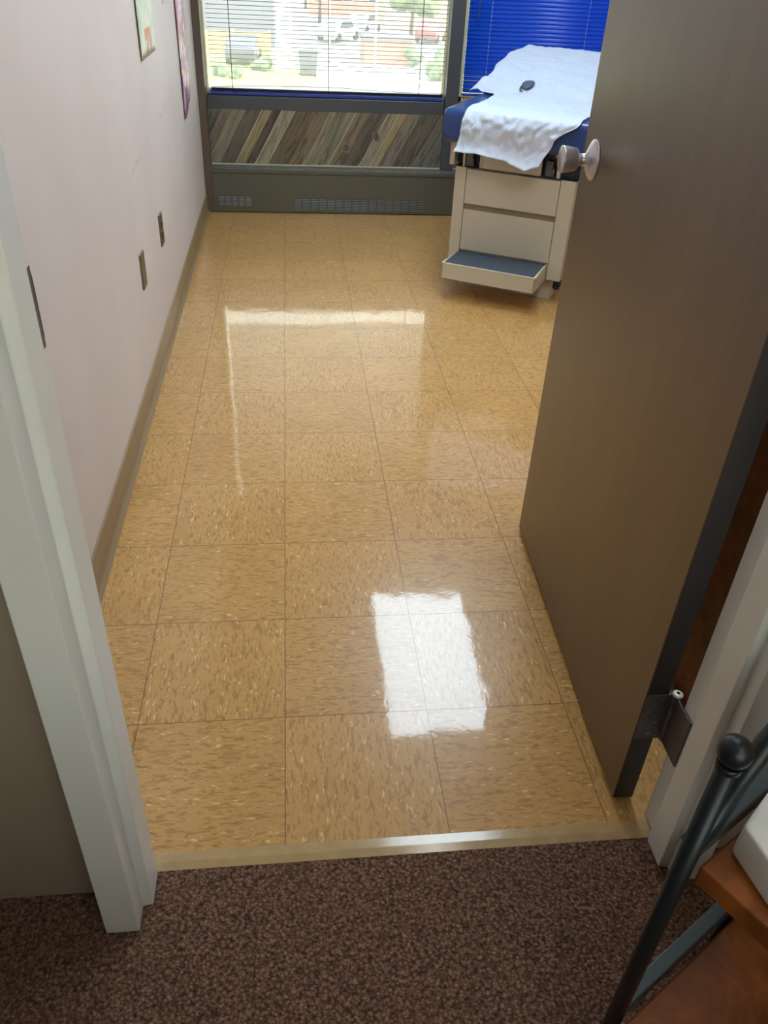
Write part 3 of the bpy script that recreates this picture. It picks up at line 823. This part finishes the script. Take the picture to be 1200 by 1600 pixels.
hexa = [(.066*math.cos(math.radians(159+60*k)), .066*math.sin(math.radians(159+60*k))) for k in range(6)]
prism(b, hexa, 'z', 0, .05, bev=.005, seg=3)
o = obj('white_box', b, M['white'], None, 'white six sided box on the upper board of the black shelf stand', 'box')
o.location = (.548, -.728, .5715)

# ------------------------------------------------------------------ lamps
def panel(x, y, w, l, m, label, group=None):
    t = thing('ceiling_light', label, 'ceiling light', (x, y, ZC))
    b = new_bm()
    for a in ((-w/2-.02, -w/2, -l/2-.02, l/2+.02), (w/2, w/2+.02, -l/2-.02, l/2+.02), (-w/2, w/2, -l/2-.02, -l/2), (-w/2, w/2, l/2, l/2+.02)):
        bx(b, a[0], a[1], a[2], a[3], -.012, -.0005)
    obj('light_frame', b, M['frame'], t)
    b = new_bm(); bx(b, -w/2, w/2, -l/2, l/2, -.008, -.001); obj('diffuser', b, m, t, 'lit diffuser')
panel(.86, 2.50, .62, 1.24, M['lamp'], 'recessed ceiling light panel over the middle of the room')
panel(.86, .40, .62, 1.24, M['filllamp'], 'unseen ceiling panel added as fill light just inside the doorway')  # unseen panel added to brighten the carpet, door and cabinet fronts

panel(.9, -2.1, .6, 1.2, M['hallfill'], 'unseen ceiling panel added as fill light in the hall')  # unseen panel added to lift the frame faces and shelf stand

# ------------------------------------------------------------------ outdoors, one storey below and beyond; colours lightened for a washed-out view
G = -4.5
M['lot'] = simple('pale_concrete', (190, 188, 178), .9, var=.1, vscale=.3)
M['asph'] = simple('sunlit_asphalt', (150, 150, 146), .9, var=.08, vscale=.2)
M['lawn'] = simple('dry_lawn', (150, 160, 96), .95, var=.2, vscale=.6)
M['line'] = simple('pale_kerb', (226, 222, 196), .9)
M['greybld'] = simple('grey_facade', (112, 115, 126), .8, var=.04, vscale=.5)
M['pillar'] = simple('white_column_paint', (238, 238, 226), .7)
M['fence'] = simple('yellow_timber_fence', (214, 184, 116), .8, var=.15, vscale=2)
M['bush'] = simple('shrub_green', (112, 130, 100), .9, var=.4, vscale=3)
M['leaf'] = simple('street_tree_leaf', (120, 140, 96), .9, var=.4, vscale=2)
M['trunk'] = simple('tree_bark', (110, 90, 70), .9)
M['brick'] = simple('hazed_red_brick', (196, 138, 126), .85, var=.15, vscale=2)  # red paled in the colour itself for the hazy view
M['stucco'] = simple('pink_beige_render', (206, 184, 164), .85, var=.1)
M['roof'] = simple('grey_shingle', (120, 116, 120), .85, var=.1)
M['pane'] = simple('dark_house_window', (60, 70, 84), .2)
M['cardark'] = simple('dark_grey_car_paint', (92, 96, 106), .25, .3, coat=.5)
M['carwhite'] = simple('white_car_paint', (222, 224, 228), .25, coat=.5)
M['carred'] = simple('maroon_car_paint', (150, 84, 86), .25, coat=.5)
M['tyre'] = simple('tyre_rubber', (28, 28, 28), .8)

b = new_bm(); bx(b, -90, 120, 6, 330, G-.2, G)
tag(obj('ground', b, M['asph']), 'sunlit asphalt ground far below the window', 'ground', kind='structure')
def strip(name, pts, m, label, cat, h=.04):
    b = new_bm(); prism(b, pts, 'z', G, G+h); obj(name, b, m, None, label, cat, kind='structure')
strip('pavement', [(-14, 38), (16, 38), (16, 44.2), (-14, 44.2)], M['lot'], 'pale concrete pavement closest below the window', 'pavement')
strip('lawn', [(-12, 44.3), (.4, 44.3), (1.8, 47), (.2, 55), (-12, 55)], M['lawn'], 'dry grass strip in front of the timber fence', 'lawn', .06)
strip('lawn', [(7, 44.3), (20, 44.3), (20, 60), (12, 58)], M['lawn'], 'grass on the far side of the street', 'lawn', .05)
strip('kerb', [(2.6, 56.5), (2.9, 56.9), (5.1, 43.6), (4.6, 43.2)], M['line'], 'pale kerb line running along the street', 'kerb', .12)
strip('kerb', [(5.5, 53), (5.8, 53.4), (8.2, 44.5), (7.8, 44.2)], M['line'], 'second pale kerb line, on the far side of the street', 'kerb', .12)

def building(name, x, y, w, d, h, wall, label, cat, gable=True, rows=1, cols=3, rz=0):
    t = thing(name, label, cat, (x, y, G), rz)
    b = new_bm(); bx(b, -w/2, w/2, 0, d, .001, h); obj('walls', b, wall, t)
    b = new_bm()
    if gable: prism(b, [(-.3, h), (d/2, h+d*.32), (d+.3, h), (d+.3, h-.12), (-.3, h-.12)], 'x', -w/2-.3, w/2+.3)
    else: bx(b, -w/2-.1, w/2+.1, -.1, d+.1, h, h+.25)
    obj('roof', b, M['roof'], t)
    for r in range(rows):
        for c in range(cols):
            cx = -w/2+w*(c+.5)/cols; cz = h*(r+.5)/rows
            b = new_bm(); bx(b, cx-.55, cx+.55, -.05, .02, cz-.5, cz+.6, bev=.02); f = obj('window', b, M['pillar'], t)
            b = new_bm(); bx(b, cx-.45, cx+.45, -.07, -.045, cz-.4, cz+.5); obj('pane', b, M['pane'], f)
    return t
building('office_building', -11.2, 64.0, 20.8, 14, 12, M['greybld'], 'large plain grey building behind the timber fence', 'building', False, 1, 0)
building('house', 13.5, 84, 9, 8, 3.6, M['stucco'], 'pink beige house with grey roof beyond the street', 'house', cols=3)
building('house', 6.5, 98, 8, 8, 3.6, M['brick'], 'red brick house with grey roof, further back to the left', 'house', cols=3)
building('house', 24, 100, 10, 8, 4, M['stucco'], 'beige house at the far right beyond the street', 'house', cols=3)
building('garage', 6.3, 55.6, 3.0, 3, 1.3, M['brick'], 'low red brick outbuilding beside the street', 'outbuilding', False, 1, 0)
b = new_bm(); bx(b, -.43, .43, -.43, .43, 0, 12, bev=.04); bx(b, -.55, .55, -.55, .55, 0, .35, bev=.04)
o = obj('white_column', b, M['pillar'], None, 'tall thick white column outside, standing in front of the grey building', 'column'); o.location = (-.10, 50.2, G+.06)

fr = thing('timber_fence', 'yellow timber fence in front of the grey building', 'fence', (-6.6, 56.6, G))
b = new_bm(); k = 0
for i in range(75):
    x = -5.6+i*.15; bx(b, x, x+.14, -.01, .015, .05, 1.42+.02*math.sin(i*5))
obj('fence_boards', b, M['fence'], fr)
for i in range(6):
    b = new_bm(); bx(b, -5.6+i*2.24-.06, -5.6+i*2.24+.06, .015, .13, 0, 1.55); obj('fence_post', b, M['fence'], fr)

def car(x, y, rz, m, label, van=False):
    t = thing('car', label, 'car', (x, y, G+.06), rz, 'parked cars outside the window')
    b = new_bm()
    if van: poly = [(-2.2, .35), (2.2, .35), (2.25, .9), (1.75, 1.05), (1.2, 1.85), (-2.15, 1.9), (-2.25, .6)]
    else: poly = [(-2.1, .32), (2.1, .32), (2.15, .72), (1.2, .88), (.55, 1.38), (-.95, 1.40), (-1.65, .95), (-2.15, .85)]
    prism(b, poly, 'y', -.85, .85, bev=.10, seg=3); obj('body', b, m, t)
    b = new_bm()
    if van: q = [(-1.9, 1.1), (1.45, 1.1), (1.05, 1.7), (-1.9, 1.75)]
    else: q = [(-1.35, .95), (.95, .92), (.5, 1.3), (-.9, 1.32)]
    prism(b, q, 'y', -.87, .87); obj('side_windows', b, M['pane'], t)
    for sx in (-1.35, 1.35):
        for sy in (-.78, .78):
            b = new_bm(); rod(b, (sx, sy-.1, .32), (sx, sy+.1, .32), .32, 18); obj('wheel', b, M['tyre'], t)
car(-2.5, 54.0, 1.50, M['cardark'], 'dark grey car parked by the timber fence')
wb = thing('waste_bin', 'dark wheeled waste bin to the right of the white column', 'waste bin', (1.15, 49.0, G), .1)
b = new_bm(); prism(b, [(-.42, .12), (.42, .12), (.52, 1.15), (-.52, 1.15)], 'y', -.4, .4, bev=.04); obj('bin_body', b, M['cardark'], wb)
b = new_bm(); prism(b, [(-.55, 1.15), (.55, 1.15), (.5, 1.32), (-.5, 1.32)], 'y', -.45, .45, bev=.03); obj('lid', b, M['cardark'], wb)
for sx in (-.36, .36):
    for sy in (-.33, .33):
        b = new_bm(); rod(b, (sx, sy-.03, .08), (sx, sy+.03, .08), .08, 12); obj('wheel', b, M['tyre'], wb)
car(4.0, 70, 1.0, M['carwhite'], 'white car parked across the lot, nearer of the two pale cars')
car(6.6, 78, 1.1, M['carwhite'], 'white car parked furthest back, before the houses')
car(11.5, 72, 1.2, M['carred'], 'maroon car parked on the right beyond the street')

def crown(b, r, n, seed, sq=.8):
    rnd = random.Random(seed)
    for i in range(n):
        t = bmesh.new(); bmesh.ops.create_icosphere(t, subdivisions=2, radius=r*rnd.uniform(.35, .6))
        c = Vector((rnd.uniform(-1, 1)*r*.6, rnd.uniform(-1, 1)*r*.6, rnd.uniform(-.6, .7)*r*sq))
        for v in t.verts: v.co = v.co*(1+.25*noise.noise(v.co*2.5/r+Vector((i, seed, 0))))+c
        merge(b, t)
def tree(x, y, h, r, label, seed):
    t = thing('tree', label, 'tree', (x, y, G), 0, 'street trees outside the window')
    b = new_bm(); rod(b, (0, 0, 0), (.1, 0, h), .18, 10, r2=.09); obj('trunk', b, M['trunk'], t)
    b = new_bm(); crown(b, r, 14, seed); bmesh.ops.translate(b, verts=b.verts[:], vec=(0, 0, h)); obj('crown', b, M['leaf'], t)
tree(3.2, 88, 4, 2.6, 'leafy tree between the white column and the brick house', 1)
tree(10.4, 76, 3.4, 2.0, 'leafy tree in front of the pink beige house', 2)
tree(18.6, 79, 4, 2.6, 'leafy tree between the two beige houses', 3)
tree(2.3, 108, 5, 3.2, 'large tree furthest back behind the parked cars', 4)
tree(12.6, 61, 2.6, 1.5, 'small leafy tree beside the street on the right', 5)
def bush(x, y, r, label, seed):
    b = new_bm(); crown(b, r, 9, seed, .6); bmesh.ops.translate(b, verts=b.verts[:], vec=(0, 0, r*.6))
    o = obj('shrub', b, M['bush'], None, label, 'shrub', 'shrubs outside the window'); o.location = (x, y, G+.05)
bush(-1.45, 50.3, .6, 'dark shrub at the left foot of the white column', 11)
bush(-3.6, 47.4, .55, 'low shrub in the grass at the far left', 12)
bush(-2.6, 46.6, .45, 'small shrub in the grass, right of the far left one', 13)
bush(8.3, 49.0, .8, 'round shrub beside the far kerb line, nearest the pavement', 14)
bush(9.8, 52.5, .9, 'round shrub behind the one nearest the pavement', 15)
bush(7.9, 54.8, .7, 'round shrub beside the low red brick outbuilding', 16)
def pole(x, y, h, label):
    t = thing('lamp_post', label, 'lamp post', (x, y, G))
    b = new_bm(); rod(b, (0, 0, 0), (0, 0, h), .07, 10, r2=.05); obj('pole', b, M['pillar'], t)
    b = new_bm(); bx(b, -.1, .9, -.08, .08, h-.02, h+.1, bev=.02); obj('lamp_head', b, M['pillar'], t)
pole(4.9, 49.5, 7, 'pale lamp post between the two kerb lines')
pole(2.75, 57.5, 7, 'pale lamp post at the far end of the near kerb line')

# ------------------------------------------------------------------ daylight
sd = bpy.data.lights.new('sun', 'SUN'); sd.energy = 5.2; sd.angle = math.radians(1); sd.color = (1, .93, .76)
so = bpy.data.objects.new('sun', sd); C.objects.link(so)
so.rotation_euler = Vector((-.85, .2, -.65)).to_track_quat('-Z', 'Y').to_euler()
w = bpy.data.worlds.new('sky'); S.world = w; w.use_nodes = True
nt = w.node_tree; bg = nt.nodes['Background']
tc = nt.nodes.new('ShaderNodeTexCoord'); sp_ = nt.nodes.new('ShaderNodeSeparateXYZ'); rp = nt.nodes.new('ShaderNodeValToRGB')
nt.links.new(tc.outputs['Generated'], sp_.inputs[0]); nt.links.new(sp_.outputs[2], rp.inputs[0]); nt.links.new(rp.outputs[0], bg.inputs[0])
rp.color_ramp.elements[0].color = (1, .96, .80, 1); rp.color_ramp.elements[1].color = (.72, .85, 1, 1)
bg.inputs[1].default_value = 4.0

S.view_settings.view_transform = 'Standard'; S.view_settings.look = 'None'
S.view_settings.gamma = 1; S.view_settings.use_curve_mapping = False; S.view_settings.exposure = 0.40
